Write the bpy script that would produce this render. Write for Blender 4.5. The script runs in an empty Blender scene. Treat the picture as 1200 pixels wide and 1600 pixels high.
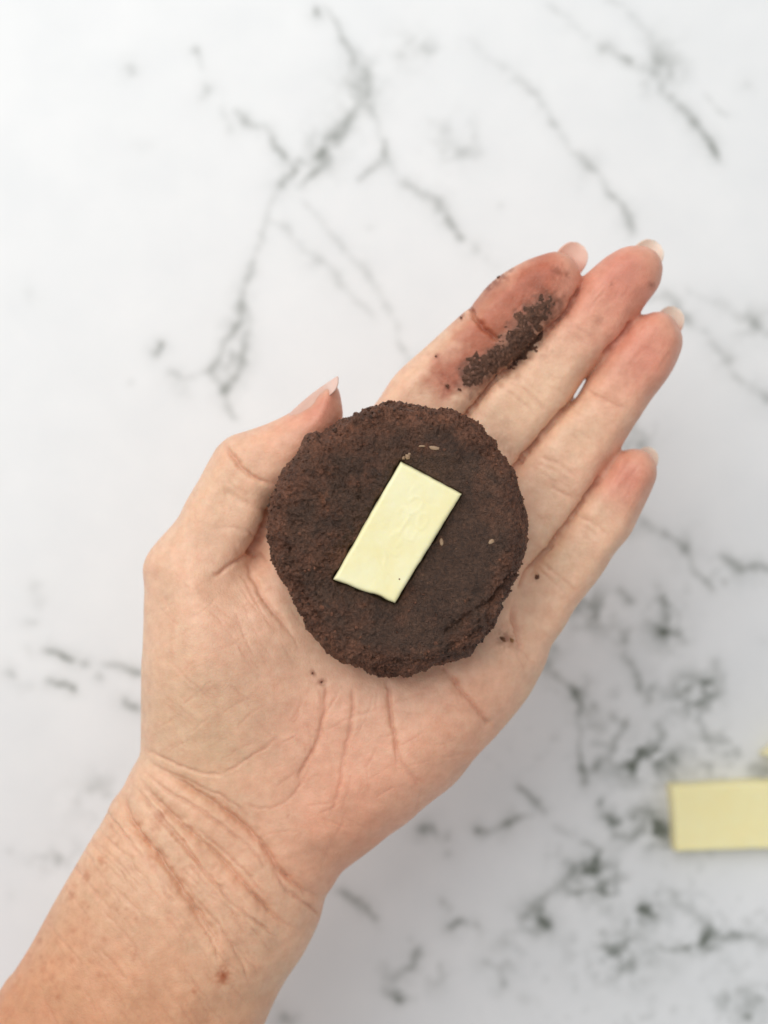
import bpy, bmesh, math, random
import numpy as np
from mathutils import Vector
from mathutils.bvhtree import BVHTree

random.seed(4); RNG = np.random.default_rng(11)
S = bpy.context.scene
COL = S.collection

# ------------------------------------------------------------------ camera, world, lamps, exposure
# all building is done in millimetres: the counter top is z=0, the hand lies about 75 mm above it
PX = 0.152            # millimetres per photograph pixel in the plane of the hand
ZH, D = 75.0, 420.0   # height of that plane, camera distance above it
HC = ZH + D
MM = 0.001

cam_d = bpy.data.cameras.new('camera'); cam = bpy.data.objects.new('camera', cam_d); COL.objects.link(cam)
cam.location = (0, 0, HC*MM)
cam_d.sensor_fit = 'HORIZONTAL'; cam_d.sensor_width = 36.0
cam_d.lens = 36.0*D/(1200*PX)
cam_d.sensor_fit = 'VERTICAL'; cam_d.sensor_height = 48.0
cam_d.clip_start = 0.01; cam_d.clip_end = 20
cam_d.dof.use_dof = True; cam_d.dof.focus_distance = (HC-98)*MM; cam_d.dof.aperture_fstop = 8.6
S.camera = cam

W = bpy.data.worlds.new('World'); S.world = W; W.use_nodes = True
W.node_tree.nodes['Background'].inputs['Color'].default_value = (0.97, 0.985, 1.0, 1)
W.node_tree.nodes['Background'].inputs['Strength'].default_value = 0.50

def area(name, loc, target, size, power, color):
    l = bpy.data.lights.new(name, 'AREA'); l.shape = 'RECTANGLE'; l.size, l.size_y = size
    l.energy = power; l.color = color
    o = bpy.data.objects.new(name, l); COL.objects.link(o); o.location = loc
    o.rotation_euler = (Vector(target)-Vector(loc)).to_track_quat('-Z', 'Y').to_euler()
    return o
area('window_light', (-0.31, 0.44, 0.79), (0, 0, 0.05), (1.0, 0.8), 7.1, (1.0, 0.985, 0.96))
S.view_settings.view_transform = 'Standard'; S.view_settings.look = 'None'
S.view_settings.exposure = 0.0; S.view_settings.gamma = 1.0
S.cycles.use_denoising = True
S.cycles.max_bounces = 8

# ------------------------------------------------------------------ helpers
def P(px, py, z):
    k = (HC-z)/D*PX
    return (px-600)*k, (800-py)*k
def to_px(co):                                   # mm coordinates -> photograph pixels
    k = (HC-co[:, 2])/D*PX
    return 600+co[:, 0]/k, 800-co[:, 1]/k

def _hash(ix, iy, iz, seed):
    with np.errstate(over='ignore'):
        h = (ix.astype(np.uint32)*np.uint32(374761393) + iy.astype(np.uint32)*np.uint32(668265263)
             + iz.astype(np.uint32)*np.uint32(2147483647) + np.uint32((seed*1274126177) & 0xffffffff))
        h = (h ^ (h >> np.uint32(13)))*np.uint32(1274126177)
        h = (h ^ (h >> np.uint32(15)))*np.uint32(2246822519)
    return ((h ^ (h >> np.uint32(16))) & np.uint32(0xffff)).astype(np.float32)/32767.5-1
def noise(x, y, z=0.0, seed=0):                  # value noise, about -1..1
    x, y, z = np.broadcast_arrays(np.asarray(x, np.float32), np.asarray(y, np.float32), np.asarray(z, np.float32))
    fx, fy, fz = np.floor(x), np.floor(y), np.floor(z)
    ix, iy, iz = fx.astype(np.int64), fy.astype(np.int64), fz.astype(np.int64)
    u, v, w = x-fx, y-fy, z-fz
    u, v, w = (t*t*t*(t*(t*6-15)+10) for t in (u, v, w))
    r = 0
    for a in (0, 1):
        for b in (0, 1):
            for c in (0, 1):
                r = r + _hash(ix+a, iy+b, iz+c, seed)*(u if a else 1-u)*(v if b else 1-v)*(w if c else 1-w)
    return r
def fbm(x, y, z=0.0, seed=0, o=3, g=0.5):
    r, a, f = 0, 1.0, 1.0
    for i in range(o):
        r = r + a*noise(np.asarray(x)*f+i*17.3, np.asarray(y)*f-i*9.1, np.asarray(z)*f+i*5.7, seed+i); a *= g; f *= 2.03
    return r
def sstep(a, b, x):
    t = np.clip((x-a)/(b-a), 0, 1); return t*t*(3-2*t)
def smin(a, b, k):
    h = np.clip(0.5+0.5*(b-a)/k, 0, 1); return b+(a-b)*h-k*h*(1-h)
def seg_d(x, y, a, b):
    dx, dy = b[0]-a[0], b[1]-a[1]; L = dx*dx+dy*dy+1e-9
    t = np.clip(((x-a[0])*dx+(y-a[1])*dy)/L, 0, 1)
    return np.hypot(x-a[0]-t*dx, y-a[1]-t*dy), t
def poly_sdf(x, y, pts):
    d = np.full(x.shape, 1e9); ins = np.zeros(x.shape, bool); n = len(pts)
    for i in range(n):
        a, b = pts[i], pts[(i+1) % n]
        d = np.minimum(d, seg_d(x, y, a, b)[0])
        if a[1] != b[1]:
            c = ((a[1] > y) != (b[1] > y)) & (x < (b[0]-a[0])*(y-a[1])/(b[1]-a[1])+a[0]); ins ^= c
    return np.where(ins, -d, d)
def spline(pts, n=6):                            # Catmull-Rom through the points
    p = np.array(pts, float); q = np.vstack([2*p[0]-p[1], p, 2*p[-1]-p[-2]]); out = []
    for i in range(1, len(q)-2):
        for k in range(n):
            t = k/n
            out.append(0.5*(2*q[i]+(q[i+1]-q[i-1])*t+(2*q[i-1]-5*q[i]+4*q[i+1]-q[i+2])*t*t+(3*q[i]-q[i-1]-3*q[i+1]+q[i+2])*t**3))
    out.append(q[-2]); return np.array(out)
def closed(pts, n=4):
    p = np.array(pts, float); m = len(p); out = []
    for i in range(m):
        a, b, c, d = p[i-1], p[i], p[(i+1) % m], p[(i+2) % m]
        for k in range(n):
            t = k/n
            out.append(0.5*(2*b+(c-a)*t+(2*a-5*b+4*c-d)*t*t+(3*b-a-3*c+d)*t**3))
    return np.array(out)

def mesh_obj(name, verts, faces, mat, parent=None, smooth=True, cols=None, origin=None):
    """verts in mm; linked as one object whose origin lies at `origin` (mm)"""
    v = np.asarray(verts, float)
    o0 = np.array(origin if origin is not None else (0, 0, 0), float)
    me = bpy.data.meshes.new(name)
    fa = np.asarray(faces) if not isinstance(faces, list) else None
    vv = ((v-o0)*MM).astype(np.float32)
    if fa is not None:
        m = fa.shape[1]
        me.vertices.add(len(vv)); me.vertices.foreach_set('co', vv.ravel())
        me.loops.add(fa.size); me.loops.foreach_set('vertex_index', fa.ravel().astype(np.int32))
        me.polygons.add(len(fa)); me.polygons.foreach_set('loop_start', np.arange(0, fa.size, m, dtype=np.int32))
        me.update(calc_edges=True)
    else:
        me.from_pydata(vv.tolist(), [], faces)
    me.validate()
    if smooth: me.polygons.foreach_set('use_smooth', np.ones(len(me.polygons), bool))
    if cols is not None:
        at = me.color_attributes.new('tint', 'FLOAT_COLOR', 'POINT')
        c = np.ones((len(vv), 4), np.float32); c[:, :3] = cols
        at.data.foreach_set('color', c.ravel())
    if mat: me.materials.append(mat)
    o = bpy.data.objects.new(name, me); COL.objects.link(o)
    o.location = o0*MM
    if parent is not None:
        o.parent = parent; o.location = Vector(o0*MM)-parent.location
    return o
def tag(o, label, cat, group=None):
    o['label'] = label; o['category'] = cat
    if group: o['group'] = group
    return o

def mat_new(name):
    m = bpy.data.materials.new(name); m.use_nodes = True
    nt = m.node_tree; return m, nt, nt.nodes['Principled BSDF']
def N(nt, typ, **kw):
    n = nt.nodes.new(typ)
    for k, v in kw.items():
        if k in n.inputs: n.inputs[k].default_value = v
        else: setattr(n, k, v)
    return n
def mixrgb(nt, a, b, fac, mode='MIX'):
    n = nt.nodes.new('ShaderNodeMix'); n.data_type = 'RGBA'; n.blend_type = mode
    for s, v in ((n.inputs[6], a), (n.inputs[7], b), (n.inputs[0], fac)):
        if hasattr(v, 'links'): nt.links.new(v, s)
        else: s.default_value = v
    return n.outputs[2]
def ramp(nt, src, a, b, ca=(0, 0, 0, 1), cb=(1, 1, 1, 1)):
    r = nt.nodes.new('ShaderNodeValToRGB'); r.color_ramp.elements[0].position = a; r.color_ramp.elements[1].position = b
    r.color_ramp.elements[0].color = ca; r.color_ramp.elements[1].color = cb
    nt.links.new(src, r.inputs[0]); return r.outputs[0]
def bump(nt, src, dist, strength=1.0, prev=None):
    b = N(nt, 'ShaderNodeBump', Distance=dist, Strength=strength); nt.links.new(src, b.inputs['Height'])
    if prev is not None: nt.links.new(prev, b.inputs['Normal'])
    return b.outputs[0]

# ------------------------------------------------------------------ materials
def mat_marble():
    m, nt, b = mat_new('marble')
    at = N(nt, 'ShaderNodeAttribute', attribute_name='tint'); tc = N(nt, 'ShaderNodeTexCoord')
    n = N(nt, 'ShaderNodeTexNoise', Scale=60.0, Detail=4.0); nt.links.new(tc.outputs['Object'], n.inputs['Vector'])
    c = mixrgb(nt, at.outputs['Color'], ramp(nt, n.outputs['Fac'], .3, .7, (.955, .96, .965, 1), (1, 1, 1, 1)), 1.0, 'MULTIPLY')
    nt.links.new(c, b.inputs['Base Color'])
    b.inputs['Roughness'].default_value = .38; b.inputs['Specular IOR Level'].default_value = .25
    return m
def mat_skin():
    m, nt, b = mat_new('skin')
    at = N(nt, 'ShaderNodeAttribute', attribute_name='tint'); tc = N(nt, 'ShaderNodeTexCoord')
    v = tc.outputs['Object']
    n1 = N(nt, 'ShaderNodeTexNoise', Scale=420.0, Detail=4.0, Roughness=.6); nt.links.new(v, n1.inputs['Vector'])
    c = mixrgb(nt, at.outputs['Color'], ramp(nt, n1.outputs['Fac'], .28, .72, (.90, .86, .84, 1), (1.05, 1.07, 1.08, 1)), 1.0, 'MULTIPLY')
    nt.links.new(c, b.inputs['Base Color'])
    b.inputs['Subsurface Weight'].default_value = .36
    b.inputs['Subsurface Radius'].default_value = (1.0, .38, .22); b.inputs['Subsurface Scale'].default_value = .0035
    b.inputs['Roughness'].default_value = .44; b.inputs['Specular IOR Level'].default_value = .42
    vo = N(nt, 'ShaderNodeTexVoronoi', Scale=1150.0); vo.feature = 'DISTANCE_TO_EDGE'
    wv = N(nt, 'ShaderNodeTexNoise', Scale=700.0, Detail=2.0); nt.links.new(v, wv.inputs['Vector'])
    mv = N(nt, 'ShaderNodeVectorMath', operation='MULTIPLY_ADD')
    mv.inputs[1].default_value = (.0008,)*3
    nt.links.new(wv.outputs['Color'], mv.inputs[0]); nt.links.new(v, mv.inputs[2])
    nt.links.new(mv.outputs[0], vo.inputs['Vector'])
    b1 = bump(nt, ramp(nt, vo.outputs['Distance'], 0, .16), .00007, .4)
    n2 = N(nt, 'ShaderNodeTexNoise', Scale=1900.0, Detail=3.0); nt.links.new(v, n2.inputs['Vector'])
    b2 = bump(nt, n2.outputs['Fac'], .00012, .45, b1)
    nt.links.new(b2, b.inputs['Normal'])
    return m
def mat_nail():
    m, nt, b = mat_new('nail')
    tc = N(nt, 'ShaderNodeTexCoord'); n = N(nt, 'ShaderNodeTexNoise', Scale=300.0); nt.links.new(tc.outputs['Object'], n.inputs['Vector'])
    at = N(nt, 'ShaderNodeAttribute', attribute_name='tint')
    nt.links.new(mixrgb(nt, at.outputs['Color'], ramp(nt, n.outputs['Fac'], .3, .7, (.93, .91, .9, 1), (1, 1, 1, 1)), 1.0, 'MULTIPLY'), b.inputs['Base Color'])
    b.inputs['Roughness'].default_value = .42; b.inputs['Specular IOR Level'].default_value = .3; b.inputs['Subsurface Weight'].default_value = .35
    b.inputs['Subsurface Radius'].default_value = (1, .5, .4); b.inputs['Subsurface Scale'].default_value = .002
    return m
def mat_dough(name='dough'):
    m, nt, b = mat_new(name)
    tc = N(nt, 'ShaderNodeTexCoord'); v = tc.outputs['Object']
    n1 = N(nt, 'ShaderNodeTexNoise', Scale=170.0, Detail=6.0, Roughness=.62); nt.links.new(v, n1.inputs['Vector'])
    n2 = N(nt, 'ShaderNodeTexNoise', Scale=1300.0, Detail=4.0, Roughness=.65); nt.links.new(v, n2.inputs['Vector'])
    at = N(nt, 'ShaderNodeAttribute', attribute_name='tint')
    c = mixrgb(nt, at.outputs['Color'], ramp(nt, n1.outputs['Fac'], .32, .70, (.72, .66, .62, 1), (1.25, 1.2, 1.15, 1)), 1.0, 'MULTIPLY')
    c = mixrgb(nt, c, ramp(nt, n2.outputs['Fac'], .35, .72, (.58, .56, .54, 1), (1.55, 1.48, 1.42, 1)), 1.0, 'MULTIPLY')
    vo = N(nt, 'ShaderNodeTexVoronoi', Scale=520.0); nt.links.new(v, vo.inputs['Vector'])
    sp = ramp(nt, vo.outputs['Distance'], .05, .14, (1, 1, 1, 1), (0, 0, 0, 1))
    hi = mixrgb(nt, (0, 0, 0, 1), vo.outputs['Color'], 1.0)
    sel = ramp(nt, hi, .72, .8)
    sp2 = mixrgb(nt, sp, sel, 1.0, 'MULTIPLY')
    c = mixrgb(nt, c, (.20, .105, .06, 1), sp2)
    nt.links.new(c, b.inputs['Base Color'])
    b.inputs['Roughness'].default_value = .43; b.inputs['Specular IOR Level'].default_value = .40
    b1 = bump(nt, n2.outputs['Fac'], .0006, .9)
    n3 = N(nt, 'ShaderNodeTexNoise', Scale=3800.0, Detail=2.0); nt.links.new(v, n3.inputs['Vector'])
    b2 = bump(nt, n3.outputs['Fac'], .0004, 1.0, b1)
    nt.links.new(b2, b.inputs['Normal'])
    return m
def mat_choc(name, col, col2):
    m, nt, b = mat_new(name)
    tc = N(nt, 'ShaderNodeTexCoord'); v = tc.outputs['Object']
    n1 = N(nt, 'ShaderNodeTexNoise', Scale=120.0, Detail=5.0, Roughness=.6); nt.links.new(v, n1.inputs['Vector'])
    nt.links.new(ramp(nt, n1.outputs['Fac'], .35, .65, col, col2), b.inputs['Base Color'])
    b.inputs['Roughness'].default_value = .42; b.inputs['Specular IOR Level'].default_value = .35
    b.inputs['Subsurface Weight'].default_value = .2; b.inputs['Subsurface Radius'].default_value = (1, .85, .45); b.inputs['Subsurface Scale'].default_value = .002
    n2 = N(nt, 'ShaderNodeTexNoise', Scale=700.0, Detail=3.0); nt.links.new(v, n2.inputs['Vector'])
    nt.links.new(bump(nt, n2.outputs['Fac'], .00012, .6), b.inputs['Normal'])
    return m
M_MARBLE, M_SKIN, M_NAIL, M_DOUGH = mat_marble(), mat_skin(), mat_nail(), mat_dough()
M_CHOC = mat_choc('white_chocolate', (.90, .82, .46, 1), (.92, .87, .56, 1))
M_BAR = mat_choc('white_chocolate_yellower', (.98, .87, .47, 1), (.98, .90, .52, 1))
M_FLECK = mat_choc('pale_fleck', (.26, .15, .09, 1), (.50, .35, .22, 1))

# ------------------------------------------------------------------ the marble counter
VEINS_AND_SHADOW = [  # polylines in photograph pixels: x, y, half width, darkness; one paints in the shard's shadow
 [(494,0,3,.2),(496,18,6,.9),(497,24,4,.3)],
 [(512,5,3,.35),(535,45,4,.55),(545,95,6,.65),(560,125,16,.5),(572,165,8,.7),(585,190,4,.4),(600,225,4,.55),(602,248,5,.9),(585,265,4,.8),(560,282,3,.7)],
 [(552,75,4,.3),(575,135,18,.28),(560,150,12,.3)],
 [(563,160,5,.4),(545,185,8,.6),(520,215,9,.7),(503,250,10,.8),(498,262,8,.8),(478,285,5,.5),(470,292,7,.4)],
 [(530,190,14,.25),(520,225,12,.25)],
 [(412,200,5,.5),(425,230,5,.9),(440,248,5,.8),(455,265,6,.8),(443,288,8,.9)],
 [(455,250,4,.5),(480,252,4,.6),(500,258,5,.6)],
 [(305,80,6,.5),(318,100,4,.2)],[(328,133,7,.55),(318,150,6,.3)],[(345,170,4,.25),(357,200,8,.3)],[(365,178,3,.3),(385,190,5,.6),(412,203,3,.3)],
 [(430,300,4,.22),(415,345,4,.3),(395,395,5,.42),(380,460,6,.7),(372,500,6,.75),(350,540,5,.7),(335,570,5,.6),(328,585,5,.7),(345,600,5,.5),(352,612,6,.9),(360,635,5,.8),(367,651,3,.6)],
 [(382,460,5,.5),(384,500,5,.5),(385,540,6,.55),(383,570,6,.7),(370,590,6,.8),(352,610,6,.8)],
 [(368,520,12,.2),(365,570,12,.22)],
 [(328,583,4,.4),(305,584,4,.15),(283,588,6,.6),(270,584,5,.5)],[(285,600,12,.28),(292,606,8,.25)],[(246,550,6,.8),(254,540,5,.7)],
 [(415,345,3,.25),(450,360,4,.32),(480,390,4,.4),(495,405,6,.5),(510,418,4,.2),(528,432,7,.5),(545,450,4,.2),(560,465,4,.35),(582,496,4,.35)],
 [(470,315,4,.2),(490,340,4,.25),(530,375,5,.32),(565,420,6,.4),(590,455,5,.35),(610,490,4,.35),(630,540,3,.4),(643,560,6,.5)],
 [(198,105,6,.5),(204,114,6,.5)],[(215,228,18,.06),(230,222,14,.06)],[(40,460,9,.15)],[(575,355,4,.25)],[(200,598,3,.3)],
 [(602,250,4,.5),(625,270,5,.2),(640,285,5,.5),(660,300,5,.6),(685,315,6,.6),(705,345,6,.7),(722,375,4,.7)],[(740,390,6,.4),(747,394,5,.4)],[(760,405,6,.2),(775,418,5,.2)],
 [(620,90,10,.18),(640,78,16,.28),(660,82,12,.2)],[(675,195,8,.15),(700,220,10,.2),(725,240,13,.28),(745,240,8,.15)],
 [(735,60,6,.15),(765,92,6,.18),(800,115,7,.28),(835,150,5,.35),(860,190,5,.38),(890,230,4,.25),(920,262,8,.6),(935,275,4,.4),(955,310,5,.5),(970,322,4,.5),(985,342,6,.7),(993,368,4,.5)],
 [(1035,455,6,.4),(1068,495,7,.55),(1100,520,4,.35),(1135,560,8,.45),(1160,590,4,.35),(1190,620,10,.6),(1200,625,8,.5)],
 [(860,5,5,.2),(890,35,6,.25),(915,55,5,.15)],[(935,75,8,.45),(945,70,7,.35),(960,85,5,.5),(985,97,5,.6)],
 [(950,0,5,.2),(975,20,5,.3),(995,42,5,.35),(1020,75,12,.28),(1035,105,18,.3),(1022,122,7,.6),(1035,140,6,.6),(1060,165,5,.5),(1085,195,6,.7),(1110,225,6,.8),(1122,252,4,.8)],
 [(1010,110,8,.25),(1040,90,14,.25)],[(1100,150,4,.18),(1140,178,4,.3)],[(1164,130,6,.25)],
 [(1075,450,5,.2),(1130,480,6,.25),(1160,497,6,.25),(1188,508,9,.55),(1200,518,8,.5)],[(890,435,4,.3),(1050,470,5,.3)],[(785,325,4,.25)],[(905,298,3,.15)],
 [(985,660,8,.35),(1000,690,7,.5),(1012,705,6,.4)],[(970,685,14,.25),(985,690,14,.25)],
 [(985,830,9,.45),(998,812,8,.45),(1020,822,6,.4),(1050,840,5,.4),(1072,852,11,.7),(1080,862,6,.4),(1090,895,5,.35),(1112,922,6,.5)],
 [(1128,866,5,.55),(1148,885,9,.75),(1165,890,7,.7),(1190,885,7,.75),(1205,890,6,.6)],[(1140,900,14,.2),(1170,895,14,.2)],
 [(1028,920,7,.35),(1045,950,9,.5),(1040,983,12,.85),(1060,990,9,.6),(1068,1002,6,.4)],[(1045,970,18,.25)],
 [(968,920,6,.35),(985,940,6,.45)],[(905,945,14,.35),(922,962,10,.3)],[(962,965,8,.25),(975,998,8,.4),(982,985,6,.3)],
 [(973,1018,7,.5),(990,1045,6,.35),(1003,1075,6,.55),(1022,1088,7,.75),(1020,1072,6,.4)],[(1005,1050,12,.15)],
 [(852,1040,11,.6),(866,1015,9,.5)],[(866,1050,6,.4),(882,1066,5,.5),(897,1085,9,.95),(904,1098,7,.7),(900,1120,4,.3),(905,1155,4,.55),(910,1200,5,.65),(912,1222,6,.9)],
 [(915,1110,10,.3),(935,1140,14,.25),(925,1100,8,.3)],[(952,1120,8,.5),(965,1132,7,.4),(958,1158,6,.5),(948,1185,7,.6),(928,1206,6,.5)],[(930,1165,7,.5),(945,1165,6,.6)],
 [(1075,1080,7,.7),(1085,1070,10,.6),(1105,1066,6,.45),(1130,1060,5,.4)],[(1090,1090,22,.25),(1120,1085,18,.18)],[(1118,1035,7,.3),(1130,1065,6,.25)],[(1190,1000,6,.1)],
 [(1032,1130,9,.55),(1040,1146,8,.45)],[(1000,1150,40,.13),(1050,1170,45,.13),(1100,1180,34,.12),(1030,1210,34,.14)],
 [(1085,1125,6,.4),(1100,1150,5,.3),(1112,1170,5,.5)],[(1135,1182,8,.6)],[(1178,1196,8,.6),(1195,1205,12,.6),(1215,1215,12,.5)],  # the last polyline is the chocolate shard's shadow, painted into the marble
 [(985,1200,7,.5),(1000,1180,6,.5),(1020,1172,5,.4),(1045,1178,5,.4),(1055,1195,6,.5)],[(1015,1190,5,.3),(1040,1200,6,.4),(1050,1215,7,.6)],
 [(935,1248,4,.6),(941,1275,6,.8),(955,1286,6,.8),(968,1286,5,.7)],[(960,1300,8,.45),(985,1310,9,.5),(1005,1300,10,.55),(1015,1280,12,.5),(1035,1300,10,.55),(1045,1320,8,.4),(1010,1330,8,.5)],[(1030,1260,16,.3),(1000,1280,20,.3),(1040,1320,18,.25)],
 [(805,1225,4,.55),(822,1240,5,.8),(833,1255,5,.75),(846,1270,5,.75)],[(742,1297,6,.75),(760,1299,5,.6),(780,1295,5,.6),(795,1290,8,.8),(815,1280,4,.35),(830,1275,3,.25)],
 [(660,1298,9,.55),(672,1285,7,.5),(690,1312,6,.4)],[(655,1310,8,.3)],[(700,1335,7,.25)],[(860,1292,6,.15),(885,1308,6,.2)],[(870,1430,8,.05)],
 [(905,1318,5,.4),(932,1332,6,.85),(925,1352,10,.85),(905,1362,14,.75),(930,1365,10,.9),(915,1380,12,.5)],[(895,1360,6,.7),(872,1378,6,.7),(885,1392,5,.6),(900,1396,5,.6),(950,1394,4,.6),(970,1390,4,.4)],[(870,1378,5,.6),(850,1403,6,.7),(838,1425,12,.85),(845,1438,12,.9),(858,1450,8,.9)],[(815,1440,10,.25),(830,1420,10,.4)],[(935,1400,14,.3),(960,1420,20,.25)],
 [(995,1412,8,.4),(1015,1408,8,.35),(1035,1420,9,.5),(1045,1430,6,.4),(1020,1430,9,.3),(1000,1420,8,.4)],
 [(1020,1470,4,.55),(1040,1482,4,.75),(1075,1480,4,.7),(1095,1470,5,.6),(1105,1455,5,.5),(1125,1460,6,.5),(1120,1475,6,.5),(1100,1480,5,.4)],[(1050,1395,4,.2),(1065,1420,5,.3),(1090,1440,5,.3),(1110,1450,5,.4)],[(1140,1458,5,.4),(1175,1462,6,.5),(1195,1475,7,.55)],
 [(960,1480,34,.18),(1000,1510,34,.2),(1040,1500,26,.18),(985,1450,30,.16)],[(1130,1500,20,.12),(1170,1560,30,.12)],
 [(535,1388,5,.5),(560,1410,6,.6),(575,1425,5,.6),(588,1440,4,.4)],[(688,1405,5,.25),(700,1425,4,.35)],[(702,1447,7,.6),(720,1440,5,.55),(740,1447,5,.5)],[(655,1485,5,.6),(645,1500,6,.65),(635,1512,6,.5),(610,1530,7,.5),(605,1548,6,.3),(622,1558,5,.8),(612,1545,7,.4)],[(690,1528,8,.4),(685,1505,5,.2)],[(762,1502,6,.4),(780,1518,3,.2),(790,1537,6,.45)],[(800,1485,12,.16),(770,1475,10,.15)],[(820,1560,8,.2)],
 [(440,1588,8,.6),(455,1596,7,.5)],[(1168,1592,9,.5),(1185,1598,8,.4)],[(640,1470,6,.15)],
 [(75,1017,5,.6),(95,1024,5,.7),(113,1029,6,1.0),(122,1032,4,.4)],[(135,1036,5,.7),(143,1040,4,.5)],[(165,1043,4,.3),(190,1040,5,.5),(215,1048,5,.7),(222,1052,5,.6)],[(76,1070,5,.6),(95,1074,5,.8),(120,1074,4,.7)],[(158,1060,5,.5),(165,1064,4,.4)],[(203,1103,7,.6),(216,1108,6,.6)],[(15,1050,7,.35),(22,1052,5,.3)],[(20,1065,12,.1),(40,1070,12,.1)],
 [(45,968,6,.4),(52,966,4,.3)],[(55,915,9,.2),(60,940,8,.18)],[(50,1015,8,.15)],[(145,1240,6,.3),(140,1232,12,.14),(165,1215,12,.13)],[(85,1335,9,.28),(92,1342,8,.2),(105,1350,6,.15)],[(12,1330,6,.2)],[(100,1300,14,.05),(120,1260,10,.06)],[(15,1398,8,.07)],
]
def axis(lo, hi, flo, fhi, f, c):
    return np.concatenate([np.arange(lo, flo, c), np.arange(flo, fhi, f), np.arange(fhi, hi+c, c)])
def build_counter():
    xs = axis(-620, 620, -125, 125, .62, 6.0); ys = axis(-620, 620, -165, 165, .62, 6.0)
    X, Y = np.meshgrid(xs, ys); k = HC/D*PX
    U, V = 600+X/k, 800-Y/k
    wu = U+6*noise(U/42, V/42, 0, 1)+2.6*noise(U/13, V/13, 0, 2)+1.3*noise(U/5.5, V/5.5, 0, 3)
    wv = V+6*noise(U/42, V/42, 0, 4)+2.6*noise(U/13, V/13, 0, 5)+1.3*noise(U/5.5, V/5.5, 0, 6)
    mod = np.clip(.80+.42*fbm(U/16, V/16, 0, 7, 2), .15, 1.25)
    T = np.ones_like(U)
    lines = [l for l in VEINS_AND_SHADOW]
    r = random.Random(5)
    for i in range(150):                          # veins of the slab beyond the picture
        x, y = r.uniform(-2300, 3500), r.uniform(-2100, 3700)
        if -60 < x < 1260 and -60 < y < 1660: continue
        a = math.radians(r.choice((50, 55, 60, 130, 20))+r.uniform(-15, 15)); l = []
        for j in range(r.randint(3, 9)):
            l.append((x, y, r.uniform(4, 12), r.uniform(.2, .7)))
            a += r.uniform(-.5, .5); x += math.cos(a)*45; y += math.sin(a)*45
            if -20 < x < 1220 and -20 < y < 1620: break
        lines.append(l)
    for l in lines:
        if len(l) == 1: l = [l[0], (l[0][0]+1, l[0][1]+1, l[0][2], l[0][3])]
        for a, b in zip(l[:-1], l[1:]):
            mg = 7*max(a[2], b[2])+14
            u0, u1 = min(a[0], b[0])-mg, max(a[0], b[0])+mg; v0, v1 = min(a[1], b[1])-mg, max(a[1], b[1])+mg
            ix = np.where((U[0] >= u0) & (U[0] <= u1))[0]; iy = np.where((V[:, 0] >= v0) & (V[:, 0] <= v1))[0]
            if not len(ix) or not len(iy): continue
            sl = (slice(iy[0], iy[-1]+1), slice(ix[0], ix[-1]+1))
            d, t = seg_d(wu[sl], wv[sl], a, b)
            w = (a[2]+(b[2]-a[2])*t)*(1.12-.10*sstep(600, 900, V[sl])); dk = a[3]+(b[3]-a[3])*t
            s = dk*(.78*np.exp(-(d/(w*.98))**2)+.26*np.exp(-(d/(w*3.0))**2))*mod[sl]*(.74+.22*sstep(600, 900, V[sl]))
            T[sl] = np.minimum(T[sl], 1-np.clip(s, 0, .97))*(1-np.clip(s, 0, .97)*.06)
    I = 1-T
    cloud = .5+.5*fbm(U/170, V/170, 0, 21, 3)
    lower = sstep(700, 1300, V+.35*(U-600))
    spk = np.clip(fbm(U/15, V/15, 0, 31, 3)-.35, 0, 1)*sstep(750, 1150, V)*sstep(650, 950, U)*.22*sstep(.35, .8, .5+.5*fbm(U/90, V/90, 0, 41, 2))
    smoke = np.zeros_like(U); sn = sstep(-.2, .8, fbm(U/24, V/24, 0, 51, 4, .65))
    for (cx, cy, rx, ry, a) in ((1000,1180,60,45,.50),(1085,1085,42,34,.45),(960,1490,60,42,.42),(1005,1420,44,28,.42),(935,1372,44,34,.45),(1130,1180,50,38,.35),(1015,1300,46,36,.50),(1045,965,34,44,.40),(925,955,36,34,.42),(985,675,34,30,.40),
                              (560,130,30,44,.30),(515,225,36,36,.30),(362,555,26,50,.28),(1030,105,40,40,.30),(650,80,44,22,.26),(715,225,40,36,.24),(1150,895,44,18,.35),(950,1130,40,46,.35),(1110,1465,50,30,.35),(1150,1570,60,40,.25),(840,1435,30,26,.35),(640,1520,40,40,.22),(790,1490,40,30,.2),(170,1250,60,40,.14),(90,1340,40,24,.2),(1175,505,40,24,.25),(285,598,24,16,.25)):
        smoke = np.maximum(smoke, a*np.exp(-((U-cx)/rx)**2-((V-cy)/ry)**2))
    I = np.clip(I+smoke*sn*(1+.45*sstep(700, 950, V))+spk+(.012+.05*lower)*cloud, 0, 1)
    white = np.array([.86, .872, .876])*(1-.0*lower[..., None])
    white = white*(1-lower[..., None]*np.array([.028, .026, .016]))
    vein = np.array([.150, .168, .142])
    C = white*(1-I[..., None])+vein*I[..., None]
    ny, nx = X.shape; idx = np.arange(nx*ny).reshape(ny, nx)
    F = np.stack([idx[:-1, :-1], idx[:-1, 1:], idx[1:, 1:], idx[1:, :-1]], -1).reshape(-1, 4)
    vs = np.stack([X, Y, np.zeros_like(X)], -1).reshape(-1, 3)
    o = mesh_obj('countertop', vs, F, M_MARBLE, cols=C.reshape(-1, 3), smooth=False)
    o['kind'] = 'structure'; o['label'] = 'white marble counter with dark grey green veins'
build_counter()

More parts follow.
